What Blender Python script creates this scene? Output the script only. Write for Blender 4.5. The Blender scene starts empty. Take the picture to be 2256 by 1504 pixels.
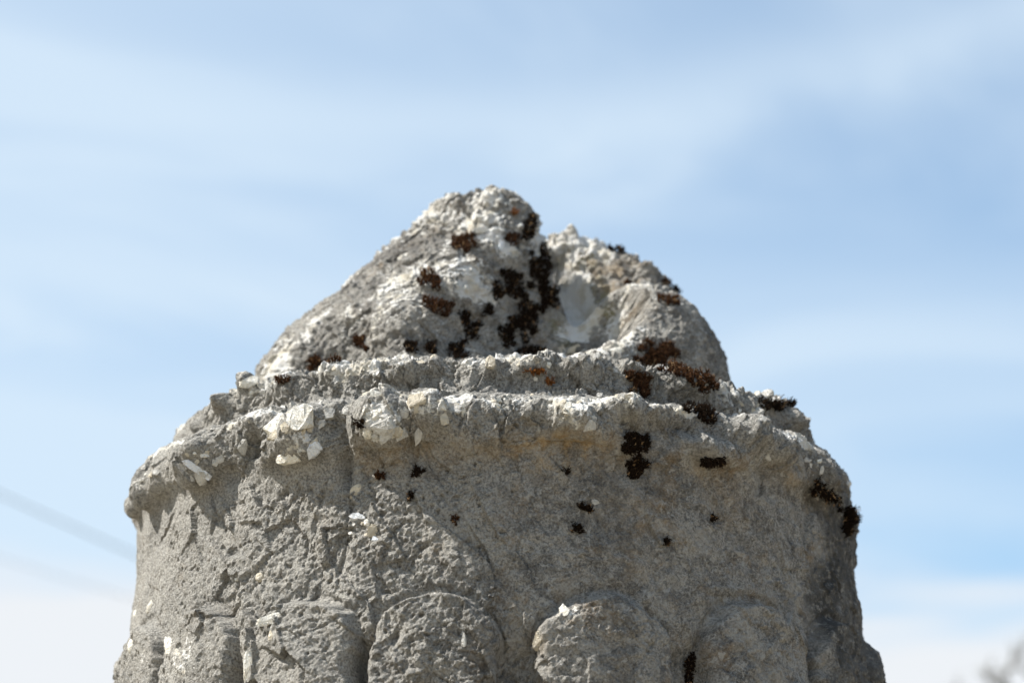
import bpy, bmesh, math, random
import numpy as np
from mathutils import Vector, Matrix
random.seed(7); RNG = np.random.default_rng(11)
S = bpy.context.scene; COL = S.collection
rad = math.radians

# ------------------------------------------------------------------ camera
CZ = 1.35                      # eye height above the ground
PITCH = rad(17.0); FPX = 50/22.3*2256
cam = bpy.data.cameras.new('camera'); cam.lens = 50; cam.sensor_width = 22.3
cam.clip_start = .05; cam.clip_end = 5000
co = bpy.data.objects.new('camera', cam); COL.objects.link(co)
co.location = (0, 0, CZ); co.rotation_euler = (rad(90)+PITCH, 0, 0)
cam.dof.use_dof = True; cam.dof.focus_distance = 1.49; cam.dof.aperture_fstop = 4.0
S.camera = co

# ------------------------------------------------------------------ light
SUN_EL, SUN_AZ = 49.0, -93.5   # azimuth from +Y, clockwise seen from above
sd = Vector((math.sin(rad(SUN_AZ))*math.cos(rad(SUN_EL)), math.cos(rad(SUN_AZ))*math.cos(rad(SUN_EL)), math.sin(rad(SUN_EL))))
sun = bpy.data.lights.new('sun', 'SUN'); sun.energy = 5.0; sun.angle = rad(.5); sun.color = (1, .965, .91)
so = bpy.data.objects.new('sun', sun); COL.objects.link(so)
so.rotation_euler = sd.to_track_quat('Z', 'Y').to_euler()
S.view_settings.view_transform = 'Standard'; S.view_settings.look = 'None'
S.view_settings.gamma = 1; S.view_settings.exposure = .86

class NT:
    def __init__(s, nt): s.nt = nt; nt.nodes.clear()
    def n(s, t, **k):
        o = s.nt.nodes.new(t)
        for a, v in k.items():
            if a[0] == 'i' and a[1:].isdigit(): s.put(o.inputs[int(a[1:])], v)
            elif a.startswith('I_'): s.put(o.inputs[a[2:].replace('_', ' ')], v)
            else: setattr(o, a, v)
        return o
    def put(s, inp, v):
        if isinstance(v, bpy.types.NodeSocket): s.nt.links.new(v, inp)
        else: inp.default_value = v
    def m(s, op, a, b=0.0, c=0.0, clamp=False):
        o = s.nt.nodes.new('ShaderNodeMath'); o.operation = op; o.use_clamp = clamp
        for i, v in enumerate((a, b, c)): s.put(o.inputs[i], v)
        return o.outputs[0]
    def mix(s, f, a, b):
        o = s.nt.nodes.new('ShaderNodeMix'); o.data_type = 'RGBA'
        s.put(o.inputs[0], f)
        for i, v in ((6, a), (7, b)):
            s.put(o.inputs[i], v if isinstance(v, bpy.types.NodeSocket) else tuple(v)+(1,) if len(v) == 3 else v)
        return o.outputs[2]
    def ramp(s, f, a, b, smooth=True):      # 0..1 between a and b
        o = s.nt.nodes.new('ShaderNodeMapRange'); o.interpolation_type = 'SMOOTHSTEP' if smooth else 'LINEAR'
        s.put(o.inputs[0], f); s.put(o.inputs[1], a); s.put(o.inputs[2], b)
        return o.outputs[0]
    def noise(s, v, scale, detail=4, rough=.5, dist=0.0):
        o = s.nt.nodes.new('ShaderNodeTexNoise'); s.put(o.inputs['Vector'], v)
        o.inputs['Scale'].default_value = scale; o.inputs['Detail'].default_value = detail
        o.inputs['Roughness'].default_value = rough; o.inputs['Distortion'].default_value = dist
        return o.outputs['Fac']

W = bpy.data.worlds.new('World'); S.world = W; W.use_nodes = True
w = NT(W.node_tree)
sky = w.n('ShaderNodeTexSky', sky_type='NISHITA', sun_disc=False, sun_elevation=rad(SUN_EL), sun_rotation=rad(SUN_AZ),
          altitude=300, air_density=1.0, dust_density=1.0, ozone_density=1.0)
gen = w.n('ShaderNodeTexCoord').outputs['Generated']
sep = w.n('ShaderNodeSeparateXYZ', i0=gen)
X, Y, Z = sep.outputs
# cloud plane coordinates: direction divided by its height, like a sheet of thin cloud overhead
inv = w.m('DIVIDE', 1.0, w.m('MAXIMUM', w.m('ADD', Z, .12), .02))
cx, cy = w.m('MULTIPLY', X, inv), w.m('MULTIPLY', Y, inv)
a = w.m('ADD', w.m('MULTIPLY', cx, .80), w.m('MULTIPLY', cy, .16))
b = w.m('SUBTRACT', w.m('MULTIPLY', cy, .85), w.m('MULTIPLY', cx, .55))
cv = w.n('ShaderNodeCombineXYZ', i0=a, i1=b, i2=.3).outputs[0]
n1 = w.noise(cv, 1.7, 7, .56, .7)
wisps = w.ramp(n1, .38, .68)
cv2 = w.n('ShaderNodeCombineXYZ', i0=w.m('MULTIPLY', X, 3.0), i1=w.m('MULTIPLY', Y, 3.0), i2=w.m('MULTIPLY', Z, 16.0)).outputs[0]
n2 = w.noise(cv2, 1.1, 4, .5, .1)
# bank of low white cloud near the horizon, ragged on top
edge = w.m('ADD', Z, w.m('MULTIPLY', w.m('SUBTRACT', n2, .5), -.16))
bank = w.m('SUBTRACT', 1.0, w.ramp(edge, .165, .215))
leftw = w.m('MULTIPLY', w.m('SUBTRACT', .06, X), .9)       # thin veil thicker on the sun's side
veil = w.m('ADD', w.m('ADD', w.m('MULTIPLY', wisps, .30), .42), leftw, clamp=True)
# one long curved streak of cirrus and a fainter one below it
yy = w.m('MAXIMUM', Y, .05); uu = w.m('DIVIDE', X, yy); ee = w.m('DIVIDE', Z, yy)
def streak(a0, b0, c0, wd, amp):
    line = w.m('ADD', a0, w.m('ADD', w.m('MULTIPLY', uu, b0), w.m('MULTIPLY', w.m('MULTIPLY', uu, uu), c0)))
    d = w.m('DIVIDE', w.m('ADD', w.m('SUBTRACT', ee, line), w.m('MULTIPLY', w.m('SUBTRACT', n1, .5), .11)), wd)
    g = w.m('POWER', 2.718, w.m('MULTIPLY', w.m('MULTIPLY', d, d), -1.0))
    return w.m('MULTIPLY', w.m('MULTIPLY', g, amp), w.m('GREATER_THAN', Y, .05))
veil = w.m('ADD', veil, w.m('ADD', streak(.403, .10, .75, .024, .26), w.m('ADD', streak(.318, -.02, .2, .022, .16), streak(.262, .03, .3, .014, .12))))
cover = w.m('MAXIMUM', w.m('MINIMUM', veil, .86), w.m('MULTIPLY', bank, .96))
skyc = w.n('ShaderNodeVectorMath', operation='MULTIPLY', i0=sky.outputs[0], i1=(.76, .96, 1.02)).outputs[0]
cloud = w.mix(bank, (4.0, 4.75, 5.45), (4.85, 4.98, 5.15))
wc = w.mix(cover, skyc, cloud)
bg = w.n('ShaderNodeBackground', i0=wc, i1=.100)
w.n('ShaderNodeOutputWorld', i0=bg.outputs[0])

# ------------------------------------------------------------------ helpers
def link(o, parent=None):
    COL.objects.link(o)
    if parent is not None: o.parent = parent
    return o
def tag(o, label=None, cat=None, group=None, kind=None):
    for k, v in (('label', label), ('category', cat), ('group', group), ('kind', kind)):
        if v: o[k] = v
    return o
def mesh_np(name, V, F, mat, parent=None, normals=None, attrs=None, smooth=True):
    V = np.asarray(V, np.float32); F = np.asarray(F, np.int32); k = F.shape[1]
    me = bpy.data.meshes.new(name)
    me.vertices.add(len(V)); me.vertices.foreach_set('co', V.ravel())
    me.loops.add(F.size); me.loops.foreach_set('vertex_index', F.ravel())
    me.polygons.add(len(F)); me.polygons.foreach_set('loop_start', np.arange(0, F.size, k, dtype=np.int32))
    me.polygons.foreach_set('use_smooth', np.full(len(F), smooth))
    for an, av in (attrs or {}).items():
        at = me.attributes.new(an, 'FLOAT', 'POINT'); at.data.foreach_set('value', np.asarray(av, np.float32))
    me.update(calc_edges=True)
    if normals is not None: me.normals_split_custom_set_from_vertices(normals.tolist())
    me.materials.append(mat)
    return link(bpy.data.objects.new(name, me), parent)
def at(px, py, Yd):            # point on the pixel's ray at forward distance Yd
    cx_, cy_ = (px-1128)/FPX, (752-py)/FPX
    d = Vector((cx_, math.cos(PITCH)-cy_*math.sin(PITCH), math.sin(PITCH)+cy_*math.cos(PITCH)))
    return Vector((0, 0, CZ)) + d*(Yd/d.y)
def project(P):
    x, y, z = P[..., 0], P[..., 1], P[..., 2]-CZ
    dep = y*math.cos(PITCH)+z*math.sin(PITCH); up = z*math.cos(PITCH)-y*math.sin(PITCH)
    return 1128+FPX*x/dep, 752-FPX*up/dep, dep

# ------------------------------------------------------------------ noise
TB = RNG.random((64, 64, 64)).astype(np.float32)
TJ = RNG.random((64, 64, 64, 3)).astype(np.float32)
ROT = np.array([[.36, .48, -.8], [-.8, .6, 0], [.48, .64, .6]], np.float32)
def vnoise(P, f, seed=0):
    q = P*f + np.array([seed*7.31+100, seed*3.17+100, seed*5.77+100], np.float32)
    i = np.floor(q).astype(np.int32); t = (q-i).astype(np.float32); t = t*t*t*(t*(t*6-15)+10)
    i0 = i & 63; i1 = (i+1) & 63
    x, y, z = t[..., 0], t[..., 1], t[..., 2]
    def L(a, b, c): return TB[a[..., 0], b[..., 1], c[..., 2]]
    c00 = L(i0, i0, i0)*(1-x)+L(i1, i0, i0)*x; c10 = L(i0, i1, i0)*(1-x)+L(i1, i1, i0)*x
    c01 = L(i0, i0, i1)*(1-x)+L(i1, i0, i1)*x; c11 = L(i0, i1, i1)*(1-x)+L(i1, i1, i1)*x
    return ((c00*(1-y)+c10*y)*(1-z)+(c01*(1-y)+c11*y)*z)*2-1
def fbm(P, f, octv=4, seed=0, gain=.5, ridged=False):
    P = P.astype(np.float32); s = 0; a = 1; tot = 0
    for k in range(octv):
        n = vnoise(P, f, seed+k*3)
        if ridged: n = 1-2*np.abs(n)
        s = s+a*n; tot += a; a *= gain; f *= 2.03; P = P@ROT
    return s/tot
def worley(P, f, seed=0, jit=1.0):
    """F1, F2, random id, vector from nearest cell point (cell units)"""
    q = (P*f+np.array([seed*9.1+200, seed*4.7+200, seed*2.3+200])).astype(np.float32)
    i = np.floor(q).astype(np.int32); sh = q.shape[:-1]
    F1 = np.full(sh, 9, np.float32); F2 = np.full(sh, 9, np.float32); ID = np.zeros(sh, np.int32); D = np.zeros(q.shape, np.float32)
    for dx in (-1, 0, 1):
        for dy in (-1, 0, 1):
            for dz in (-1, 0, 1):
                c = i+np.array([dx, dy, dz], np.int32); m = c & 63
                p = c+.5+(TJ[m[..., 0], m[..., 1], m[..., 2]]-.5)*jit
                v = q-p; d = np.einsum('...k,...k->...', v, v)
                near = d < F1
                F2 = np.where(near, F1, np.minimum(F2, d)); F1 = np.where(near, d, F1)
                ID = np.where(near, m[..., 0]*4096+m[..., 1]*64+m[..., 2], ID)
                D[near] = v[near]
    return np.sqrt(F1), np.sqrt(F2), ID, D
def facets(P, f, seed, tilt=1.0, aniso=None):
    """chipped stone: every cell is a small plane with its own tilt and height"""
    Q = P if aniso is None else P@aniso
    F1, F2, ID, D = worley(Q, f, seed)
    g = TJ.reshape(-1, 3)[(ID*7+seed*131) % 262144]*2-1; h = TB.ravel()[(ID*3+seed*17) % 262144]*2-1
    return (np.einsum('...k,...k->...', g, D)*tilt+h*.45), F2-F1
def sstep(x, a, b):
    t = np.clip((x-a)/(b-a), 0, 1); return t*t*(3-2*t)
def grid_normals(P):
    du = np.gradient(P, axis=1); dv = np.gradient(P, axis=0)
    n = np.cross(du, dv); l = np.linalg.norm(n, axis=-1, keepdims=True); n = n/np.maximum(l, 1e-12)
    return n

# ------------------------------------------------------------------ materials
def new_mat(name):
    m = bpy.data.materials.new(name); m.use_nodes = True; return m, NT(m.node_tree)
def attr(t, name): return t.n('ShaderNodeAttribute', attribute_name=name).outputs['Fac']

def stone_material():
    m, t = new_mat('weathered_limestone')
    P = t.n('ShaderNodeTexCoord').outputs['Object']
    blk = attr(t, 'black'); cal, sta, drk, olv = attr(t, 'calcite'), attr(t, 'stain'), attr(t, 'dark_tone'), attr(t, 'algae')
    nb = t.noise(P, 22, 5, .6); nm = t.noise(P, 130, 5, .65); nf = t.noise(P, 620, 4, .72)
    nv = t.noise(P, 420, 4, .7, .4)
    base = t.mix(t.ramp(nb, .34, .68), (.320, .306, .275), (.45, .425, .375))
    base = t.mix(t.m('MULTIPLY', t.ramp(nm, .46, .66), .55), base, (.47, .44, .385))
    base = t.mix(t.m('MULTIPLY', t.ramp(nv, .58, .70), .5), base, (.50, .48, .43))
    base = t.mix(t.m('MULTIPLY', t.ramp(nv, .44, .32), .45), base, (.10, .095, .085))
    base = t.mix(t.m('MULTIPLY', t.ramp(nf, .51, .40), .70), base, (.115, .112, .105))
    base = t.mix(t.m('MULTIPLY', t.ramp(nf, .54, .64), .6), base, (.64, .62, .57))
    # darker mottled tone by attribute: right side, below the rim, undersides
    f = t.m('MULTIPLY', drk, t.m('ADD', .70, t.m('MULTIPLY', t.ramp(nm, .38, .60), .30)), clamp=True)
    dark_tone = t.mix(t.ramp(nf, .38, .62), (.185, .173, .154), (.42, .395, .352))
    big = t.noise(P, 15, 5, .62, .8); mid = t.noise(P, 52, 5, .68, .7); sm = t.noise(P, 150, 5, .72, 1.0)
    dark_tone = t.mix(t.m('MULTIPLY', t.ramp(big, .46, .62), .60), dark_tone, (.38, .355, .31))
    dark_tone = t.mix(t.m('MULTIPLY', t.ramp(big, .47, .36), .62), dark_tone, (.068, .064, .058))
    dark_tone = t.mix(t.m('MULTIPLY', t.ramp(mid, .50, .60), .60), dark_tone, t.mix(t.ramp(nf, .4, .6), (.050, .046, .041), (.15, .14, .125)))
    dark_tone = t.mix(t.m('MULTIPLY', t.ramp(mid, .46, .37), .55), dark_tone, (.41, .38, .33))
    dark_tone = t.mix(t.m('MULTIPLY', t.ramp(t.noise(P, 38, 5, .75), .52, .66), .55), dark_tone, (.235, .160, .085))
    dark_tone = t.mix(t.m('MULTIPLY', t.ramp(sm, .55, .63), .8), dark_tone, (.46, .445, .41))
    dark_tone = t.mix(t.m('MULTIPLY', t.ramp(sm, .44, .36), .6), dark_tone, (.055, .052, .047))
    base = t.mix(f, base, dark_tone)
    base = t.mix(t.m('MULTIPLY', blk, t.ramp(t.noise(P, 170, 4, .7), .30, .52)), base, (.075, .071, .064))
    br = t.m('MULTIPLY', sta, t.m('ADD', .12, t.m('MULTIPLY', t.ramp(t.noise(P, 85, 4, .65), .42, .62), .75)), clamp=True)
    base = t.mix(br, base, t.mix(t.ramp(nv, .4, .6), (.36, .23, .10), (.47, .36, .22)))
    ol = t.m('MULTIPLY', olv, t.ramp(nm, .40, .60))
    base = t.mix(ol, base, (.30, .27, .13))
    cc = t.mix(t.ramp(t.noise(P, 75, 4, .6), .42, .66), (.84, .82, .77), (.68, .62, .50))
    cm = t.ramp(t.m('ADD', cal, t.m('ADD', t.m('MULTIPLY', t.m('SUBTRACT', t.noise(P, 330, 4, .7), .5), 1.9), t.m('MULTIPLY', t.m('SUBTRACT', t.noise(P, 95, 3, .6, .5), .5), 1.3))), .38, .60)
    base = t.mix(cm, base, cc)
    # hair cracks
    vo = t.n('ShaderNodeTexVoronoi', feature='DISTANCE_TO_EDGE'); wv = t.n('ShaderNodeVectorMath', operation='ADD')
    t.put(wv.inputs[0], P); nz = t.n('ShaderNodeTexNoise', I_Vector=P, I_Scale=70.0, I_Detail=3.0)
    sc = t.n('ShaderNodeVectorMath', operation='SCALE', i0=nz.outputs['Color']); sc.inputs['Scale'].default_value = .012
    t.put(wv.inputs[1], sc.outputs[0]); t.put(vo.inputs['Vector'], wv.outputs[0]); vo.inputs['Scale'].default_value = 48
    crack = t.m('MULTIPLY', t.m('SUBTRACT', 1.0, t.ramp(vo.outputs[0], .0, .022)), t.ramp(t.noise(P, 16, 2), .54, .64))
    base = t.mix(t.m('MULTIPLY', crack, .12), base, (.06, .055, .05))
    h = t.m('ADD', t.m('MULTIPLY', nf, .8), t.m('ADD', t.m('MULTIPLY', nv, .8), t.m('MULTIPLY', crack, -.2)))
    bp = t.n('ShaderNodeBump', I_Strength=1.0, I_Distance=.0040, I_Height=h)
    p = t.n('ShaderNodeBsdfPrincipled', I_Base_Color=base, I_Roughness=t.m('SUBTRACT', .9, t.m('MULTIPLY', cm, .28)), I_Normal=bp.outputs[0])
    p.inputs['Specular IOR Level'].default_value = .35
    t.n('ShaderNodeOutputMaterial', i0=p.outputs[0])
    return m
def calcite_material(name, c1, c2):
    m, t = new_mat(name)
    P = t.n('ShaderNodeTexCoord').outputs['Object']
    n = t.noise(P, 160, 5, .6, .5); n2 = t.noise(P, 500, 4, .7)
    c = t.mix(t.ramp(n, .35, .65), c1, c2)
    c = t.mix(t.m('MULTIPLY', t.ramp(n2, .55, .66), .55), c, (.30, .275, .235))
    c = t.mix(t.m('MULTIPLY', t.ramp(t.noise(P, 210, 4, .7, 1.2),   .58, .64), .5), c, (.36, .33, .28))
    bp = t.n('ShaderNodeBump', I_Strength=1.0, I_Distance=.0022, I_Height=t.m('ADD', n, n2))
    p = t.n('ShaderNodeBsdfPrincipled', I_Base_Color=c, I_Roughness=.42, I_Normal=bp.outputs[0])
    p.inputs['Subsurface Weight'].default_value = .15; p.inputs['Subsurface Radius'].default_value = (.003, .0025, .002)
    t.n('ShaderNodeOutputMaterial', i0=p.outputs[0]); return m
def moss_material(name, tip, mid, base):
    m, t = new_mat(name)
    tp, rn = attr(t, 'tip'), attr(t, 'shade')
    c = t.mix(t.ramp(tp, .1, .65, False), base, mid); c = t.mix(t.m('MULTIPLY', t.ramp(tp, .6, 1.0, False), rn), c, tip)
    c = t.mix(t.ramp(rn, .965, .975), c, (.34, .22, .12))
    p = t.n('ShaderNodeBsdfPrincipled', I_Base_Color=c, I_Roughness=1.0); p.inputs['Specular IOR Level'].default_value = .0
    t.n('ShaderNodeOutputMaterial', i0=p.outputs[0]); return m
def plain(name, col, rough=.8, noise=0):
    m, t = new_mat(name)
    P = t.n('ShaderNodeTexCoord').outputs['Object']
    c = t.mix(t.noise(P, noise or 5, 5, .6), tuple(x*.6 for x in col), tuple(min(x*1.4, .9) for x in col))
    p = t.n('ShaderNodeBsdfPrincipled', I_Base_Color=c, I_Roughness=rough)
    t.n('ShaderNodeOutputMaterial', i0=p.outputs[0]); return m
M_STONE = stone_material()
M_CAL = calcite_material('white_calcite', (.80, .78, .72), (.70, .65, .54))
M_CAL2 = calcite_material('bluish_calcite', (.74, .77, .80), (.68, .69, .70))
M_CAL3 = calcite_material('cream_calcite', (.62, .55, .42), (.46, .40, .30))
M_CAL4 = calcite_material('grey_calcite', (.42, .40, .36), (.55, .53, .48))
M_RUST = moss_material('rust_moss', (.165, .080, .040), (.034, .019, .012), (.016, .010, .007))
M_DARK = moss_material('dark_moss', (.042, .026, .017), (.015, .011, .008), (.009, .007, .005))
M_ORNG = moss_material('orange_moss', (.36, .16, .05), (.18, .07, .022), (.05, .022, .01))

# ------------------------------------------------------------------ the ground
AXX, AXY = -.0137, 1.70
bm = bmesh.new(); bmesh.ops.create_grid(bm, x_segments=60, y_segments=60, size=1500)
me = bpy.data.meshes.new('ground'); bm.to_mesh(me); bm.free(); me.materials.append(plain('dry_ground', (.29, .25, .18), .95, .8))
tag(link(bpy.data.objects.new('ground', me)), kind='structure')

# ------------------------------------------------------------------ the stone: base surfaces
# heights below are relative to the camera, as measured; CZ is added when the points are made
prof = [(.335, -1.35), (.328, -.9), (.316, -.4), (.302, 0), (.289, .10), (.2795, .17), (.2745, .22), (.2695, .27), (.2655, .32), (.2640, .345),
        (.2640, .358), (.2665, .3645), (.2710, .370), (.2728, .380), (.2722, .392), (.268, .400), (.259, .4055), (.248, .408), (.2425, .412), (.240, .418),
        (.2395, .426), (.2375, .433), (.233, .438), (.223, .439), (.206, .438), (.18, .438), (.15, .438), (.08, .438), (.004, .438)]
def catmull(pts, dens):
    p = np.array(pts, float); out = []
    for i in range(len(p)-1):
        a, b, c, d = p[max(i-1, 0)], p[i], p[i+1], p[min(i+2, len(p)-1)]
        n = max(2, int(np.linalg.norm(c-b)/dens((b+c)/2)))
        for t in np.arange(n)/n:
            out.append(.5*((2*b)+(c-a)*t+(2*a-5*b+4*c-d)*t*t+(3*b-a-3*c+d)*t**3))
    out.append(p[-1]); return np.array(out)
SP = .00075
PR = catmull(prof, lambda q: SP if (.19 < q[1] and q[0] > .17) else (.004 if q[1] > .1 else .03))
front = np.arange(-rad(101), rad(101), SP/.275)
back = np.arange(rad(101), 2*math.pi-rad(101), .022)
TH = np.concatenate([front, back]); NF_ = len(front)
def ring_close(A): return np.concatenate([A, A[:, :1]], 1)
th = np.append(TH, 2*math.pi-rad(101)+1e-9)   # last column repeats the first angle
th[-1] = front[0]+2*math.pi
R = PR[:, 0][:, None]; Zp = PR[:, 1][:, None]
drum = np.stack([AXX+R*np.sin(th), AXY-R*np.cos(th), CZ+Zp+0*th], -1).astype(np.float64)
tang = np.gradient(PR, axis=0); tang /= np.linalg.norm(tang, axis=1, keepdims=True)
nr, nz_ = tang[:, 1][:, None], -tang[:, 0][:, None]
dn = np.stack([nr*np.sin(th), -nr*np.cos(th), nz_+0*th], -1)

# knob: outermost surface of a sculpted solid, found along rays from its middle
KC = np.array([AXX+.02, AXY+.065, CZ+.42])
def ell(p, c, r, rz=0.0, ry=0.0):
    q = p-np.array(c)
    if ry: cs, sn = math.cos(ry), math.sin(ry); q = np.stack([q[..., 0]*cs-q[..., 2]*sn, q[..., 1], q[..., 0]*sn+q[..., 2]*cs], -1)
    if rz: cs, sn = math.cos(rz), math.sin(rz); q = np.stack([q[..., 0]*cs+q[..., 1]*sn, -q[..., 0]*sn+q[..., 1]*cs, q[..., 2]], -1)
    r = np.array(r); k0 = np.linalg.norm(q/r, axis=-1); k1 = np.linalg.norm(q/(r*r), axis=-1)
    return k0*(k0-1)/np.maximum(k1, 1e-6)
def cone(p, a, b, ra, rb):
    a = np.array(a); b = np.array(b); ab = b-a
    t = np.clip(((p-a)@ab)/(ab@ab), 0, 1)
    return np.linalg.norm(p-a-t[..., None]*ab, axis=-1)-(ra+(rb-ra)*t)
def smin(a, b, k):
    h = np.clip(.5+.5*(b-a)/k, 0, 1); return b*(1-h)+a*h-k*h*(1-h)
def smax(a, b, k): return -smin(-a, -b, k)
def knob_sdf(p):      # x right, y away from the camera, z = height relative to camera
    d = ell(p, (.0, .008, .415), (.185, .180, .075))
    # left lobe: a tall leaning wedge with two bumps on its top
    L = cone(p, (.006, .0, .613), (-.040, -.005, .50), .0275, .092)
    L = smin(L, cone(p, (-.029, .002, .606), (-.113, .005, .480), .030, .066), .025)
    L = smin(L, cone(p, (-.108, .0, .50), (-.148, -.005, .455), .034, .036), .03)
    L = smin(L, cone(p, (.008, -.02, .575), (.000, -.045, .48), .034, .088), .03)
    L = smin(L, cone(p, (.018, .035, .585), (.075, .040, .50), .020, .050), .02)
    L = smax(L, (p-np.array((.015, -.034, .62)))@np.array((.527, -.832, .172)), .016)
    d = smin(d, L, .02)
    # back right lobe
    B = cone(p, (.058, .055, .602), (.110, .055, .525), .025, .058)
    B = smin(B, cone(p, (.098, .045, .580), (.134, .03, .50), .024, .050), .02)
    d = smin(d, B, .008)
    # right front lobe, a rounded dome
    C = ell(p, (.119, -.010, .472), (.062, .078, .088), ry=rad(-8))
    C = smin(C, cone(p, (.132, .01, .535), (.085, -.085, .468), .022, .024), .02)
    d = smin(d, C, .012)
    hol = cone(p, (.044, -.040, .615), (.072, -.062, .535), .016, .038)
    hol = smin(hol, cone(p, (.072, -.062, .535), (.066, -.130, .515), .038, .040), .02)
    hol = smin(hol, cone(p, (.066, -.130, .515), (.045, -.22, .513), .040, .040), .02)
    d = smax(d, -hol, .008)
    d = smax(d, -cone(p, (.036, .035, .594), (.062, .010, .556), .009, .012), .008)
    d = smax(d, -cone(p, (.062, .010, .556), (.088, -.004, .524), .012, .013), .008)
    d = smax(d, -cone(p, (.088, -.010, .530), (.128, .03, .562), .008, .005), .008)
    return d
NE = 400; NTH = 860
kt = np.concatenate([np.linspace(-rad(105), rad(105), NTH), np.linspace(rad(105), 2*math.pi-rad(105), 90)[1:]])
kth = kt; kel = np.linspace(rad(-3), rad(89.7), NE)
ct, ce = kth[::2] if len(kth) % 2 else np.append(kth[::2], kth[-1]), np.linspace(kel[0], kel[-1], 200)
dirs = np.stack([np.cos(ce)[:, None]*np.sin(ct), -np.cos(ce)[:, None]*np.cos(ct), np.sin(ce)[:, None]+0*ct], -1)
KL = np.array([.02, .065, .42]); rr = np.full(dirs.shape[:2], .34)
for it in range(60): rr -= np.clip(knob_sdf(KL+dirs*rr[..., None])*.7, -.01, .03)
r1 = np.array([np.interp(kel, ce, rr[:, j]) for j in range(rr.shape[1])]).T
r2 = np.array([np.interp(kth, ct, r1[i]) for i in range(NE)])
r2[:, -1] = r2[:, 0]
kd = np.stack([np.cos(kel)[:, None]*np.sin(kth), -np.cos(kel)[:, None]*np.cos(kth), np.sin(kel)[:, None]+0*kth], -1)
knob = KC+kd*r2[..., None]
kn = grid_normals(knob)
if (kn*kd).sum(-1).mean() < 0: kn = -kn

# pixel raster of the front faces: photograph position -> vertex
def raster(P, N):
    u, v, dep = project(P.reshape(-1, 3)); n = N.reshape(-1, 3)
    view = P.reshape(-1, 3)-np.array([0, 0, CZ])
    ok = ((n*view).sum(1) < 0) & (u > 100) & (u < 2150) & (v > 350) & (v < 1600)
    idx = np.nonzero(ok)[0]; idx = idx[np.argsort(-dep[idx], kind='stable')]
    RM = np.full((900, 1200), -1, np.int64)
    RM[(v[idx]/2).astype(int), (u[idx]/2).astype(int)] = idx
    return RM
def look(RM, px, py):
    i, j = int(py/2), int(px/2)
    for r in range(0, 45):
        best = None
        for a in range(-r, r+1):
            for b in ((-r, r) if abs(a) != r else range(-r, r+1)):
                y, x = i+a, j+b
                if 0 <= y < 900 and 0 <= x < 1200 and RM[y, x] >= 0:
                    d = a*a+b*b
                    if best is None or d < best[0]: best = (d, RM[y, x])
        if best: return best[1]
    return -1

# ------------------------------------------------------------------ sculpting the drum
nrow, ncol = drum.shape[:2]
arc = np.concatenate([[0], np.cumsum(np.linalg.norm(np.diff(PR, axis=0), axis=1))])
zz = drum[..., 2]-CZ; AU = (th[None, :]*.27)+0*zz; AV = arc[:, None]+0*zz   # unrolled coordinates in metres
RM0 = raster(drum, dn)
def uv_at(px, py):
    k = look(RM0, px, py); r, c = divmod(k, ncol); return AU[r, c], AV[r, c]
disp = np.zeros((nrow, ncol))
PX = .00030      # metres per photograph pixel at the front of the stone
def add_blob(px, py, wx, wy, h, rot=0, pw=2.0, arr=None, uv=None):
    u0, v0 = uv or uv_at(px, py); c, s = math.cos(rad(rot)), math.sin(rad(rot))
    du, dv = AU-u0, AV-v0
    a = (du*c+dv*s)/(wx*PX); b = (-du*s+dv*c)/(wy*PX); d = (a*a+b*b)**(pw/2)
    g = h*np.exp(-d)
    (disp if arr is None else arr)[...] += g
    return g
def add_crack(pts, width, depth):
    q = [uv_at(*p) for p in pts]; best = np.full(zz.shape, 9.); side = np.zeros(zz.shape)
    for (u0, v0), (u1, v1) in zip(q[:-1], q[1:]):
        L2 = (u1-u0)**2+(v1-v0)**2+1e-12
        t = np.clip(((AU-u0)*(u1-u0)+(AV-v0)*(v1-v0))/L2, -.02, 1.02)
        d = np.hypot(AU-u0-t*(u1-u0)+WOB*.0030, AV-v0-t*(v1-v0)+WOB2*.0022)
        sd = ((u1-u0)*(AV-v0+WOB2*.0022)-(v1-v0)*(AU-u0+WOB*.0030))
        m = d < best; best[m] = d[m]; side[m] = sd[m]
    wl = np.where(side > 0, width*PX*.22, width*PX*1.5)*(1+.5*WOB3)
    disp[...] -= depth*np.exp(-(best/wl)**1.3)*(.65+.5*WOB3)
P0 = drum.astype(np.float32)
WOB = fbm(P0, 110, 3, 91); WOB2 = fbm(P0, 110, 3, 95); WOB3 = fbm(P0, 60, 2, 97)
rim = np.exp(-((zz-.386)/.013)**2)*(R > .262); band = ((zz > .409) & (R > .225))*1.0
body = sstep(zz, .372, .360)
lowf = fbm(P0, 11, 3, 1); midf = fbm(P0, 38, 3, 2)
thd = np.degrees(th)[None, :]+0*zz
disp -= (rim+.0*zz)*(sstep(thd, 45, 75)*.0105+sstep(-thd, 55, 85)*.011)
disp += body*sstep(thd, 50, 80)*.004-body*sstep(-thd, 60, 85)*sstep(zz, .27, .20)*.005
f2, _ = facets(P0, 125, 4, 1.0)
f0, _ = facets(P0, 34, 41, 1.0, np.array([[1, 0, .3], [0, 1, 0], [-.3, 0, .6]]))
disp += lowf*.0035*1.0 + midf*.0020+sstep(AU, -.02, .08)*(fbm(P0, 75, 3, 61, ridged=True)*.0017+f2*.0005+fbm(P0, 24, 3, 62)*.0026+f0*.0016)*1.0
# rim: uneven, broken and lumpy
lump = fbm(P0*np.array([1, 1, .7]), 30, 3, 5)
disp += rim*(lump*.0065)*(1-.5*sstep(AU, -.20, -.27))
disp += band*(fbm(P0, 34, 3, 6)*.0042)
ath = np.degrees(np.abs((th+math.pi) % (2*math.pi)-math.pi))[None, :]
disp += sstep(ath, 52, 76)*sstep(R, .234, .212)*.019*(1+.5*midf)
leftm = sstep(AU, -.01, -.10)
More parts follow.
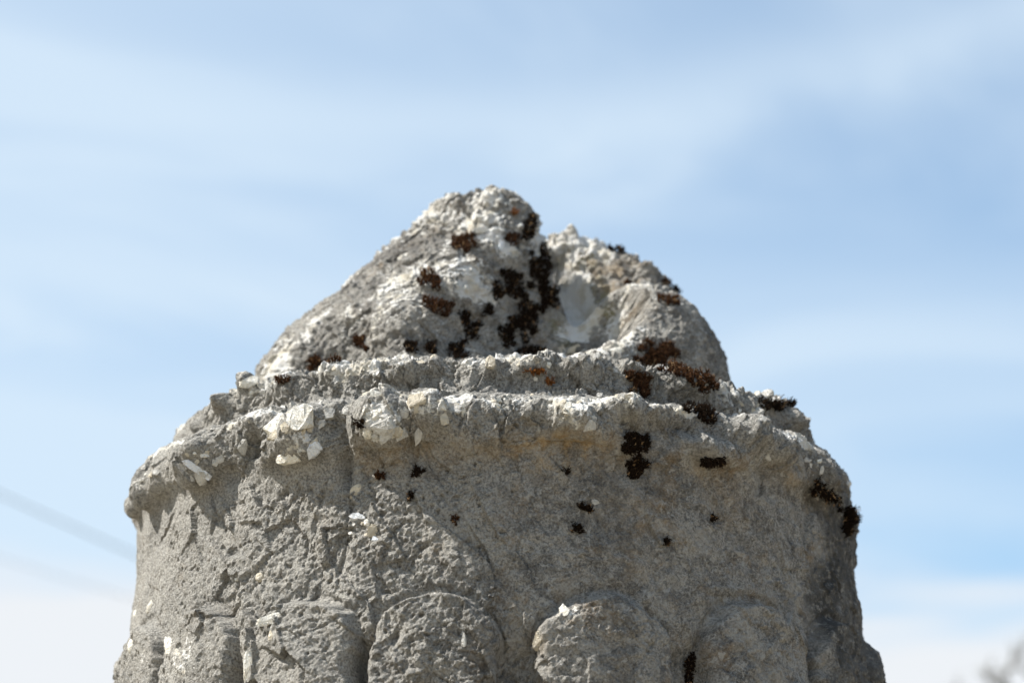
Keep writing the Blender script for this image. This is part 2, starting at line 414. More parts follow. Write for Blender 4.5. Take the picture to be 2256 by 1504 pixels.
# rim pieces, from left to right (photograph positions)
for b in [(318, 1075, 34, 52, .010, 0, 3), (345, 1050, 40, 45, .006, 0, 3), (292, 1112, 30, 30, .006, 0, 3), (432, 1020, 60, 50, .0125, 20, 3.2), (455, 985, 40, 26, .005, 0, 2),
          (548, 985, 26, 42, -.009, -30, 3), (505, 1045, 30, 26, -.005, 0, 2), (610, 985, 62, 26, .004, 35, 3),
          (650, 935, 62, 40, .006, 0, 3), (660, 985, 55, 30, .004, 0, 3), (735, 930, 26, 46, -.006, 0, 2.5), (752, 990, 16, 80, -.006, 0, 2.5),
          (842, 925, 62, 52, .0125, 0, 3.4), (878, 965, 34, 30, .005, 0, 3), (835, 885, 40, 26, .004, 0, 3),
          (905, 975, 16, 40, -.005, 0, 2.4), (950, 905, 44, 36, .008, 0, 3), (995, 925, 40, 36, .003, 0, 2.5), (935, 985, 40, 26, -.004, 0, 2),
          (1045, 920, 34, 34, -.002, 0, 2), (1090, 960, 45, 22, .002, 0, 2), (1220, 905, 60, 40, .004, 0, 3), (1285, 935, 50, 38, .007, 0, 3), (1255, 985, 66, 22, -.006, 0, 2.6),
          (1375, 900, 45, 36, .007, 0, 3), (1455, 905, 40, 26, .004, 0, 3), (1420, 960, 36, 30, -.004, 0, 2),
          (1500, 935, 50, 30, -.004, 0, 2), (1560, 985, 60, 26, .011, -12, 3), (1650, 955, 46, 34, .010, 0, 3), (1620, 1010, 40, 26, .004, 0, 2), (1720, 985, 50, 40, .005, 0, 3),
          (1700, 1040, 60, 30, -.005, 0, 2), (1815, 1040, 40, 46, .012, 0, 3), (1840, 1075, 30, 36, .007, 0, 3), (1790, 1100, 30, 26, -.006, 0, 2)]:
    add_blob(*(b[:4]+(b[4]*1.25,)+b[5:]))
# band pieces
for b in [(735, 815, 46, 22, .006, 0, 3), (640, 850, 45, 26, .003, 0, 3), (905, 812, 60, 26, .0065, 0, 3), (960, 800, 22, 22, .004, 0, 3), (1010, 830, 22, 26, -.003, 0, 2),
          (1080, 806, 26, 20, .006, 0, 3), (1165, 805, 34, 22, .006, 0, 3), (1200, 808, 16, 26, .005, 0, 3), (1280, 812, 60, 24, .006, 0, 3), (1390, 812, 40, 16, .004, 0, 3),
          (1490, 865, 60, 30, .010, -20, 3), (1440, 850, 30, 30, -.003, 0, 2), (1530, 850, 50, 24, .008, 0, 3), (1660, 905, 40, 26, .007, 0, 3), (1735, 935, 34, 30, .012, 0, 3), (1595, 905, 40, 18, -.003, 0, 2),
          (494, 893, 30, 18, .009, 0, 3), (545, 850, 36, 16, .009, 0, 3), (440, 945, 22, 22, .007, 0, 3), (590, 880, 50, 16, -.002, 0, 2), (560, 920, 60, 24, .002, 0, 2)]:
    add_blob(*b)
# body: channels, dents and cracks
for c in [([(770, 960), (765, 1040), (775, 1110), (765, 1180)], 9, .0050), ([(800, 1040), (812, 1070), (818, 1095)], 4, .004), ([(720, 1240), (745, 1185), (775, 1160)], 10, .004),
          ([(590, 1150), (600, 1110), (622, 1075)], 9, .0035), ([(612, 1160), (622, 1125), (636, 1100), (655, 1075)], 6, .0038), ([(640, 1165), (650, 1110), (668, 1085)], 6, .003),
          ([(680, 1200), (690, 1140), (715, 1080)], 7, .0028), ([(660, 1240), (668, 1180)], 4, .0025), ([(570, 1190), (585, 1205), (600, 1215)], 5, .003),
          ([(655, 1330), (672, 1290), (690, 1255)], 8, .0035), ([(680, 1320), (700, 1275), (712, 1240)], 7, .003), ([(738, 1250), (755, 1200), (762, 1180)], 8, .004),
          ([(440, 1385), (460, 1365), (485, 1360), (510, 1345), (522, 1330)], 4, .003), ([(560, 1230), (565, 1265), (548, 1280)], 7, .003), ([(505, 1290), (490, 1320)], 5, .002),
          ([(355, 1185), (368, 1160), (378, 1140)], 7, .003), ([(430, 1215), (440, 1245)], 5, .003), ([(700, 1400), (740, 1385), (775, 1365), (800, 1350)], 5, .003),
          ([(868, 1400), (860, 1360), (858, 1350)], 8, .004), ([(880, 1405), (905, 1370), (925, 1340)], 6, .0035), ([(850, 1430), (880, 1405)], 7, .003), ([(905, 1500), (912, 1430)], 6, .003),
          ([(1040, 1290), (1055, 1265), (1060, 1250)], 4, .002), ([(1085, 1250), (1095, 1180)], 3, .0015), ([(840, 1240), (865, 1180), (880, 1150)], 8, .0035), ([(900, 1240), (925, 1200), (955, 1185)], 5, .002),
          ([(1555, 1070), (1575, 1100), (1590, 1140)], 8, .002), ([(1600, 1000), (1640, 1060), (1680, 1120), (1700, 1180)], 3, .0012), ([(1590, 1330), (1600, 1380), (1612, 1410)], 4, .0015),
          ([(1170, 985), (1180, 965)], 3, .002), ([(1200, 990), (1240, 975), (1290, 975), (1340, 985)], 5, .003), ([(345, 1040), (352, 1100)], 6, .003), ([(385, 985), (395, 1060), (430, 1085)], 6, .004), ([(485, 1010), (500, 1045)], 5, .003),
          ([(455, 1010), (500, 1000), (530, 985)], 4, .002), ([(560, 1000), (580, 960), (600, 935)], 6, .003), ([(530, 1050), (536, 1010), (545, 980)], 7, .0035)]:
    add_crack(*c)
# carved lobes at the foot: (angle, half width, top height above camera, relief)
PAN = [(-101, 8.5, .276, .004), (-82, 9, .276, .005), (-63, 8.8, .277, .009), (-44.8, 8.4, .2760, .011), (-25.8, 8.9, .2725, .015), (-7.2, 8.9, .2725, .017), (15.3, 9.9, .2722, .009), (39.5, 9.9, .2770, .011),
       (59.5, 8.2, .2765, .012), (79, 9.0, .278, .011), (98, 9.0, .278, .010), (117, 9, .276, .012), (136, 9, .276, .012), (155, 9, .276, .012), (174, 9, .276, .012), (193, 9, .276, .012), (212, 9, .276, .012), (231, 9, .276, .010)]
pmask = np.zeros(zz.shape, int)
wob_th = fbm(P0, 60, 3, 33)*1.0; wob_z = fbm(P0, 70, 3, 34)*.0028
lobe_c = []
for k, (tc, hw, zt, rel) in enumerate(PAN):
    dt = (np.degrees(th)[None, :]-tc+540) % 360-180+wob_th; dt = dt/hw
    arcz = zt-.041*(1-np.sqrt(np.clip(1-np.minimum(np.abs(dt), 1)**2.0, 0, 1)))
    e = np.minimum((arcz-zz+wob_z)/(.0060+.010*(abs(tc) > 70)), (1-np.abs(dt))*hw*.0047/.0075)
    g = sstep(e, -.15, 1.0)*sstep(zz, .02, .06)
    disp -= .0020*np.exp(-((e*.006+.0035)/.0030)**2)*sstep(zz, .02, .06)
    disp += g*rel*(.62+.38*np.sqrt(np.clip(1-dt*dt, 0, 1)))
    pmask[(g > .35) & (zz < zt+.01) & (zz > .06)] = k+1
gap = sstep(zz, .262, .225)*(pmask == 0); disp -= gap*.0100*sstep(zz, .02, .06)
# rough chipped texture: strong at the left and on the rims, weaker at the right
rough = .35+.85*sstep(AU, .06, -.05)*sstep(AU, -.33, -.17)+.25*sstep(fbm(P0, 14, 2, 8), -.1, .35)
rough = np.maximum(rough, .95*np.maximum(rim, band))
rough = np.maximum(rough, (pmask > 0)*(.55+.5*sstep(AU, .14, .0)))
r40 = rad(25)
AN = np.array([[1, 0, .0], [0, 1, 0], [.55, 0, .42]], float)   # stretches cells along a leaning diagonal
f1, e1 = facets(P0, 46, 3, 1.0, AN); f2, e2 = facets(P0, 125, 4, 1.0)
ff = facets(P0, 62, 9, 1.0, np.array([[1.6, 0, 0], [0, 1.6, 0], [-.5, .2, .30]]))[0]
f3, _ = facets(P0, 270, 24, 1.0)
rough = rough*(1+.45*sstep(AU, -.19, -.13)*sstep(AU, .05, .0)*(1-np.maximum(rim, band)))
mod = sstep(fbm(P0, 17, 3, 26), -.30, .35); mod2 = sstep(fbm(P0, 30, 2, 27), -.25, .3)
neck = 1-.8*np.exp(-((zz-.359)/.009)**2)*sstep(AU, -.06, -.14)
rough = rough*neck*(1-.45*rim*sstep(AU, -.20, -.27))
disp += rough*(f1*.0022*(1+rim*.5+band*.2)*(.45+.75*mod)+f2*.0013*(.25+.9*mod*mod2)+f3*.00055*(.4+.7*mod2))
disp += ff*.0020*np.maximum(rim, band)*sstep(fbm(P0, 24, 2, 44), -.15, .15)
disp += (.00022+.0003*rough)*fbm(P0, 430, 2, 29)
fr, _ = facets(P0, 95, 31, 1.0, np.array([[1.5, 0, .3], [0, 1.5, 0], [-.4, .2, .55]])); calm = 1-.6*sstep(AU, -.20, -.27)
disp += fr*.0028*np.maximum(rim, band*.8)*calm
disp += sstep(zz, .48, .44)*fbm(P0, 180, 4, 12, .6)*(.00045+.0007*rough)
pit = vnoise(P0, 210, 21)*.5+vnoise(P0, 330, 22)*.5
disp -= sstep(pit+.5*fbm(P0, 420, 2, 28), .45, .80)*.0011*(.3+rough)
upn = np.clip(dn[..., 2], 0, 1)
F1g, _, IDg, _ = worley(P0, 190, 6)
zc = zz+fbm(P0, 45, 3, 16)*.009
grain_z = np.clip(np.exp(-((zc-.4005)/.0055)**2)+np.exp(-((zc-.4355)/.006)**2)+sstep(R, .232, .222)*.3, 0, 1)*(.25+.75*sstep(fbm(P0, 36, 3, 15), -.35, .25))
disp += grain_z*np.clip(1-(F1g/.66)**2, 0, 1)*.0034*np.clip(TB.ravel()[IDg]-.2, 0, 1)
disp *= sstep(R, .03, .12)
disp[:, -1] = disp[:, 0]
drum = drum+dn*disp[..., None]
dN = grid_normals(drum); sg = -1 if (dN*dn).sum(-1).mean() < 0 else 1; dN *= sg

# ------------------------------------------------------------------ sculpting the knob
K0 = knob.astype(np.float32); kx = K0[..., 0]-AXX; ky = K0[..., 1]-AXY; kz = K0[..., 2]-CZ
kdis = fbm(K0, 22, 4, 51)*.0042
kf1, _ = facets(K0, 48, 13, 1.0, np.array([[.55, 0, .35], [0, 1, 0], [-.55, 0, .9]])); kf2, _ = facets(K0, 130, 14, 1.0)
kf3, _ = facets(K0, 260, 25, 1.0)
dome = sstep(kx, .035, .075)*sstep(kz, .58, .55)
kdis += kf1*(1-.65*dome)*.0020+kf2*(1-.5*dome)*.0014+kf3*.0008+fbm(K0, 180, 4, 53, .6)*.0015
Fk, _, IDk, _ = worley(K0, 170, 16)
kn_ = kn
ridge = np.exp(-((kz-.622)/.03)**2)*(kx < .05)+np.exp(-(((kx-.085)/.05)**2+((kz-.59)/.025)**2))
ridge = np.clip(ridge+sstep(kn[..., 2], .45, .9)*.8, 0, 1)
kdis += ridge*np.clip(1-(Fk/.65)**2, 0, 1)*.003*(TB.ravel()[IDk] > .4)
kdis -= sstep(vnoise(K0, 150, 57), .40, .75)*.0014
hq = np.exp(-((kx-.058)**2+(ky-.0)**2+(kz-.555)**2)/.026**2)+np.exp(-((kx-.078)**2+(ky-.0)**2+(kz-.525)**2)/.026**2)
kdis *= 1-.7*np.clip(hq, 0, 1)
kdis[:, -1] = kdis[:, 0]
kdis *= np.clip((kel[-1]+.002-kel)/.08, 0, 1)[:, None]
RMk0 = raster(knob, kn); KP = knob.reshape(-1, 3).copy(); kdis = kdis.ravel()
def kblob(px, py, r, h, pw=2.5, sx=1):
    k = look(RMk0, px, py)
    if k < 0: return
    d = KP-KP[k]; d = np.sqrt((d[:, 0]/sx)**2+d[:, 1]**2+d[:, 2]**2)/(r*.00034)
    kdis[:] += h*np.exp(-d**pw)
for b in [(1068, 440, 40, .005, 3), (1000, 450, 34, .006, 3), (1035, 470, 12, -.004), (870, 600, 60, .003), (680, 745, 60, .006, 3), (600, 820, 50, .005, 3), (797, 745, 26, -.006), (640, 720, 30, .003),
          (860, 690, 60, .003), (830, 735, 10, -.004), (870, 740, 8, -.004), (905, 735, 8, -.004), (1010, 620, 60, .003), (1262, 497, 16, .006, 3), (1330, 525, 20, .005, 3), (1230, 525, 14, .004, 3),
          (1300, 540, 14, -.003), (1425, 600, 28, .007, 3), (1400, 570, 9, -.004), (1460, 612, 22, .004, 3), (1380, 640, 24, .003), (1350, 690, 14, -.005), (1300, 560, 25, .003, 3),
          (1240, 770, 30, .006, 3), (1280, 775, 24, .005, 3), (1350, 765, 34, .004, 3), (950, 560, 50, .003), (730, 810, 26, -.004), (1110, 590, 30, -.002), (1130, 560, 24, .003)]:
    kblob(*b)
kdis = kdis.reshape(kz.shape); kdis[:, -1] = kdis[:, 0]
knob = knob+kn*kdis[..., None]
kN = grid_normals(knob); 
if (kN*kd).sum(-1).mean() < 0: kN = -kN

# ------------------------------------------------------------------ what the surface is made of
ALLP = np.concatenate([drum.reshape(-1, 3), knob.reshape(-1, 3)]); ALLN = np.concatenate([dN.reshape(-1, 3), kN.reshape(-1, 3)])
RM = raster(ALLP, ALLN)
P32 = ALLP.astype(np.float32); NV = len(ALLP); nd = drum.shape[0]*drum.shape[1]; ISK = np.arange(NV) >= nd
zrel = ALLP[:, 2]-CZ; xr = ALLP[:, 0]-AXX; yr = ALLP[:, 1]-AXY
cal = np.full(NV, -.24, np.float32)
clus = fbm(P32, 26, 3, 71); clus2 = fbm(P32, 90, 3, 72)
crest = np.concatenate([grain_z.ravel(), np.zeros(NV-nd)])
cal += crest*.92+.30*clus2
kup = sstep(ALLN[:, 2], .15, .75)*ISK
cal += kup*.38*sstep(clus, -.3, -.1)+ISK*((.40+.75*clus-.30*sstep(fbm(P32, 19, 3, 90), .0, .3))*(1-.6*sstep(xr, .08, .12)*sstep(-yr, -.02, .03)))
cal += .25*sstep(clus, .28, .5)*(1-sstep(xr, -.02, .1))
sta = np.zeros(NV, np.float32); alg = np.zeros(NV, np.float32)
def spot(arr, px, py, r, h, sx=1.0, sz=1.0, pw=2):
    k = look(RM, px, py); d = ALLP-ALLP[k]; r = r*.00032
    arr += (h*np.exp(-(((d[:, 0]/sx)**2+d[:, 1]**2+(d[:, 2]/sz)**2)/(r*r))**(pw/2))).astype(np.float32)
for s in [(1255, 985, 75, .95, 1.5, .45), (1225, 1010, 50, .6), (1130, 985, 60, .35, 1.6, .5), (1320, 970, 50, .35), (960, 985, 50, .35, 1.5, .5), (850, 1000, 60, .5, 1.5, .6), (1420, 1130, 60, .3), (1740, 1045, 40, .6),
          (1560, 1040, 45, .5, 1.3, .5), (1275, 540, 40, .5), (1380, 690, 40, .45), (1220, 520, 24, .9), (1345, 610, 60, .35), (1590, 1100, 60, .25), (1180, 1410, 22, .5), (1390, 1240, 40, .3), (1650, 1180, 70, .2), (1300, 560, 60, .45), (1400, 600, 50, .4), (1350, 620, 40, .4), (1370, 700, 40, .3)]: spot(sta, *s)
for s in [(1300, 610, 20, 1.0), (1320, 650, 22, 1.0), (1340, 690, 22, 1.0), (1270, 575, 18, 1.0), (1240, 545, 16, .8), (1225, 720, 34, .6), (1300, 570, 20, .8), (1250, 750, 26, .5), (1240, 640, 20, .5)]: spot(alg, *s)
# calcite: groove wall, basin, back lobe, broken faces along the rims
CG = 1.3
for s in [(1262, 650, 52, 1.5), (1290, 700, 40, 1.3), (1215, 545, 22, 1.1), (1205, 560, 20, 1.4), (1222, 610, 24, 1.6), (1240, 660, 24, 1.3), (1232, 590, 24, 1.7), (1262, 655, 26, 1.7), (1285, 710, 32, 1.5), (1250, 745, 30, .8), (1350, 730, 26, .9), (1375, 690, 22, .7)]: spot(cal, *s)
for s in [(1240, 590, 34, .9, 1, 1.6), (1275, 640, 32, .9), (1300, 690, 34, .8), (1260, 715, 34, .6), (1215, 560, 24, .6), (1270, 745, 24, .5), (1330, 560, 60, .55), (1290, 530, 50, .6), (1380, 640, 50, .5), (1420, 660, 40, .5), (1350, 765, 34, .7),
          (1250, 770, 40, .7), (1070, 430, 60, .5), (960, 480, 70, .4), (880, 560, 60, .5), (800, 610, 40, .3), (1065, 510, 30, .6), (1110, 545, 30, .7), (1040, 600, 40, .45), (1030, 640, 30, .45), (1080, 655, 40, .3), (1130, 590, 30, .4),
          (760, 690, 50, .3), (690, 720, 40, .4), (650, 760, 60, .25), (600, 820, 40, .5), (1390, 650, 40, .4), (1430, 690, 60, .25),
          (650, 950, 62, .6), (640, 1000, 36, .4), (835, 915, 52, .7), (842, 940, 45, .35), (945, 880, 50, .45), (1000, 900, 34, .35), (720, 905, 36, .3), (450, 985, 40, .35), (345, 1045, 40, .35), (300, 1060, 20, .5),
          (1300, 915, 50, .4), (1250, 900, 34, .4), (1375, 890, 40, .4), (1220, 880, 40, .3), (1120, 880, 60, .3), (1640, 905, 60, .5), (1600, 890, 40, .5), (1700, 940, 30, .4), (1660, 945, 22, .6), (1800, 1020, 40, .3), (1770, 1000, 30, .3), (1560, 970, 34, .3),
          (590, 1370, 45, .45), (430, 1350, 34, .4), (550, 1460, 40, .3), (400, 1440, 50, .3), (310, 1440, 40, .35), (810, 1170, 36, .45), (1240, 1345, 30, .5), (1300, 1330, 50, .25), (1210, 1420, 40, .25), (960, 1305, 60, .25, 1.6, .3),
          (1020, 1400, 30, .3), (1660, 1310, 50, .15), (1840, 1370, 30, .3), (1690, 905, 40, .3), (1540, 850, 30, .3), (1440, 835, 20, .4), (735, 815, 40, .5), (905, 805, 60, .35), (1165, 795, 40, .35)]: spot(cal, *(s[:3]+(s[3]*CG,)+s[4:]))
dark_tone = np.clip(sstep(xr+.05*fbm(P32, 20, 3, 80), -.09, .06)*sstep(zrel, .378, .362)*.85+.12, 0, 1)  # drum gets darker towards the right, below the rim
dark_tone = np.where(ISK, .22+.6*sstep(fbm(P32, 19, 3, 90), -.05, .25)+.4*sstep(xr, .12, .17), dark_tone)
dark_tone = np.clip(dark_tone+.45*sstep(xr, .16, .24), 0, 1.1)
under = sstep(ALLN[:, 2], .1, -.5); dark_tone = np.clip(dark_tone*(1-crest)+under*.3+.28*sstep(fbm(P32, 42, 3, 83), .05, .35), 0, 1)
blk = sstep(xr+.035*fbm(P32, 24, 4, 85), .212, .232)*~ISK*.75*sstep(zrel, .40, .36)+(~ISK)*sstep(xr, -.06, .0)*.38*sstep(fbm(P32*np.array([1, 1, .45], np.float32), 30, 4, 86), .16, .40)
blk = blk+ISK*.45*sstep(fbm(P32, 48, 4, 87), .15, .40)
ATT = {'black': np.clip(blk, 0, 1), 'calcite': cal, 'stain': np.clip(sta, 0, 1), 'dark_tone': dark_tone, 'algae': np.clip(alg, 0, 1)}

# ------------------------------------------------------------------ cut the stone into its parts
stone = link(bpy.data.objects.new('carved_stone_pillar', None)); stone.location = (AXX, AXY, 0)
tag(stone, 'weathered grey limestone pillar top with broken knob, rough rims and carved lobes', 'stone pillar')
off = np.array([AXX, AXY, 0])
def part(name, P, N, fmask, att, label=None):
    nr_, nc_ = P.shape[:2]; I = np.arange(nr_*nc_).reshape(nr_, nc_)
    Q = np.stack([I[:-1, :-1], I[:-1, 1:], I[1:, 1:], I[1:, :-1]], -1)[fmask]
    u, invx = np.unique(Q, return_inverse=True); Q = invx.reshape(-1, 4)
    o = mesh_np(name, P.reshape(-1, 3)[u]-off, Q, M_STONE, stone, N.reshape(-1, 3)[u], {k: v[u] for k, v in att.items()})
    if label: o['label'] = label
    return o
fz = zz[:-1, :-1]; fR = (R+0*zz)[:-1, :-1]; fp = pmask[:-1, :-1]
aD = {k: v[:nd] for k, v in ATT.items()}; aK = {k: v[nd:] for k, v in ATT.items()}
isrim = (fz > .3655+.0015*np.sin(AU[:-1, :-1]*180)) & (fz < .4075) & (fR > .245); isband = (fz >= .4075) | ((fz > .40) & (fR <= .245))
part('drum', drum, dN, ~isrim & ~isband & (fp == 0), aD)
part('rim_moulding', drum, dN, isrim & ~isband, aD, 'lower broken moulding with white calcite crystals')
part('upper_moulding', drum, dN, isband, aD, 'upper ragged moulding below the knob')
for k in range(len(PAN)):
    fm = (fp == k+1) & ~isrim & ~isband
    if fm.any(): part('carved_lobe', drum, dN, fm, aD)
part('knob', knob, kN, np.ones((knob.shape[0]-1, knob.shape[1]-1), bool), aK, 'broken knob split by a deep white groove')

# ------------------------------------------------------------------ calcite pieces set in the stone
UP = Vector((0, 0, 1))
def surf(px, py):
    k = look(RM, px, py); return Vector(ALLP[k]), Vector(ALLN[k])
def smooth_normal(px, py, r=10):
    n = Vector((0, 0, 0))
    for dx, dy in ((0, 0), (r, 0), (-r, 0), (0, r), (0, -r)):
        p, q = surf(px+dx, py+dy); n += q
    return n.normalized()
def crystal(px, py, wpx, hpx, rot, mat, round_=False):
    p, n0 = surf(px, py); n = smooth_normal(px, py, max(6, wpx*.4))
    view = (p-co.location).normalized(); n = (n-view*.7).normalized()
    right = Vector((1, 0, 0)); xa = (right-n*right.dot(n)).normalized(); ya = n.cross(xa)
    if ya.z < 0: ya = -ya
    bm = bmesh.new(); rnd = random.Random(int(px*31+py)); mpp = p.y*.0002*1.02
    if round_: bmesh.ops.create_icosphere(bm, subdivisions=2, radius=1)
    else:
        for k in range(15):
            v = Vector((rnd.gauss(0, 1), rnd.gauss(0, 1), rnd.gauss(0, 1))).normalized()
            v = Vector([math.copysign(abs(c)**.8, c) for c in v])
            bm.verts.new(v)
        r = bmesh.ops.convex_hull(bm, input=bm.verts[:]); bmesh.ops.delete(bm, geom=[g for g in r['geom_interior'] if isinstance(g, bmesh.types.BMVert)], context='VERTS')
        bmesh.ops.bevel(bm, geom=bm.edges[:], offset=.025, segments=1, affect='EDGES')
        bmesh.ops.triangulate(bm, faces=bm.faces[:])
        if wpx > 22 or hpx > 22: bmesh.ops.subdivide_edges(bm, edges=bm.edges[:], cuts=1, use_grid_fill=True); bmesh.ops.triangulate(bm, faces=bm.faces[:])
    hw, hh = wpx*mpp*.70, hpx*mpp*.70; dz = min(hw, hh)*.55
    c, s = math.cos(rad(rot)), math.sin(rad(rot))
    for v in bm.verts:
        j = 1+rnd.uniform(-.085, .085); x, y = v.co.x*hw*j, v.co.y*hh*j
        x, y = x*c-y*s, x*s+y*c
        v.co = xa*x+ya*y+n*((v.co.z if v.co.z < .35 else .35+(v.co.z-.35)*.35)*dz*j-dz*(.0 if not round_ else .25))
    me = bpy.data.meshes.new('calcite_piece'); bm.to_mesh(me); bm.free(); me.materials.append(mat)
    if round_:
        for f in me.polygons: f.use_smooth = True
    o = link(bpy.data.objects.new('calcite_piece', me), stone); o.location = p-stone.location
WH, BL, CR, GY = M_CAL, M_CAL2, M_CAL3, M_CAL4
CRY = [(613, 939, 50, 40, 25, WH), (662, 918, 46, 48, 5, WH), (656, 967, 42, 44, -10, WH), (634, 1007, 46, 26, 10, WH), (693, 997, 26, 34, 5, BL), (693, 973, 13, 18, 0, CR), (607, 958, 34, 18, 10, CR),
       (787, 1087, 26, 34, 5, CR, 1), (494, 891, 44, 24, 20, CR, 1), (549, 843, 38, 18, 20, WH), (729, 811, 42, 20, 20, CR), (735, 835, 20, 12, 0, WH), (775, 841, 10, 38, -30, WH), (787, 1141, 30, 16, -15, BL),
       (436, 1036, 60, 12, -35, BL), (442, 1052, 24, 26, 0, GY), (410, 1040, 40, 9, -50, GY), (815, 902, 40, 24, 10, WH), (809, 973, 20, 20, 0, GY), (824, 918, 40, 24, 15, WH), (916, 884, 32, 30, 0, CR), (842, 942, 44, 30, 30, GY),
       (850, 960, 36, 14, 40, GY), (977, 918, 16, 28, 10, CR), (999, 939, 28, 22, 15, BL), (1020, 902, 13, 28, -10, WH), (922, 963, 16, 32, -10, GY), (882, 957, 26, 24, 30, GY), (1253, 899, 16, 30, -20, WH), (1295, 939, 26, 24, 0, GY),
       (1375, 884, 28, 20, 0, CR), (1392, 898, 14, 18, 0, WH), (1179, 835, 11, 11, 0, WH, 1), (1081, 797, 18, 24, -10, CR), (956, 788, 14, 18, 0, CR), (831, 866, 24, 13, 0, WH), (818, 1171, 18, 26, -10, CR), (829, 1187, 20, 12, 0, BL),
       (806, 1150, 10, 12, 0, WH, 1), (1308, 1104, 18, 10, -20, GY), (331, 1328, 10, 36, -22, WH), (592, 1363, 46, 18, 22, WH), (546, 1468, 15, 56, 0, WH), (372, 1422, 20, 40, 10, WH), (287, 1420, 12, 24, 0, WH, 1),
       (296, 1351, 9, 14, 0, WH, 1), (573, 1272, 15, 15, 0, CR, 1), (522, 1275, 11, 8, 0, WH), (428, 1352, 32, 14, 30, WH), (597, 1398, 12, 20, 0, CR), (1243, 1344, 16, 26, 15, WH), (1184, 1412, 20, 34, 0, CR),
       (1023, 1409, 10, 24, 0, GY), (1058, 507, 30, 11, 15, WH), (892, 562, 32, 12, 15, WH), (1105, 542, 12, 24, 0, BL), (1661, 905, 34, 24, -20, GY), (1596, 900, 40, 13, -20, BL), (1630, 886, 18, 15, 0, CR), (1661, 939, 16, 14, 0, CR),
       (1643, 943, 16, 14, 0, WH), (1533, 963, 16, 9, 0, CR), (1572, 980, 10, 10, 0, WH, 1), (1811, 1034, 8, 18, -20, GY), (1773, 1010, 22, 12, 0, GY), (1806, 1015, 10, 10, 0, WH), (1830, 1060, 8, 16, 15, GY), (1690, 1005, 12, 20, 20, GY),
       (600, 905, 30, 12, 20, GY), (704, 935, 18, 20, 0, GY), (725, 912, 26, 20, 10, GY), (760, 905, 14, 16, 0, GY), (536, 985, 16, 30, -15, GY), (1300, 775, 24, 14, 0, WH), (1262, 771, 26, 16, 20, CR), (1350, 770, 34, 12, 0, WH)]
rc = random.Random(3)
for (cx0, cy0, sx, sy, n_, big) in [(655, 950, 60, 42, 14, 20), (835, 925, 52, 45, 16, 20), (940, 895, 44, 22, 9, 15), (450, 1010, 50, 30, 7, 14), (345, 1040, 34, 24, 5, 12), (1240, 880, 70, 16, 8, 11), (1370, 882, 40, 16, 6, 12),
                                    (1100, 880, 60, 12, 7, 10), (1640, 905, 50, 26, 9, 14), (800, 1165, 30, 26, 5, 10), (900, 800, 60, 10, 6, 11), (1170, 798, 60, 10, 7, 11), (735, 815, 50, 12, 6, 12), (560, 862, 40, 14, 5, 13), (1300, 780, 60, 10, 6, 12), (1000, 905, 26, 26, 5, 12)]:
    for k in range(n_):
        q = rc.uniform(.55, 1.25)*big; CRY.append((cx0+rc.gauss(0, .5)*sx, cy0+rc.gauss(0, .5)*sy, q, q*rc.uniform(.5, 1.1), rc.uniform(-60, 60), rc.choice((WH, CR, GY, CR, GY))))
for c in CRY: crystal(*c)

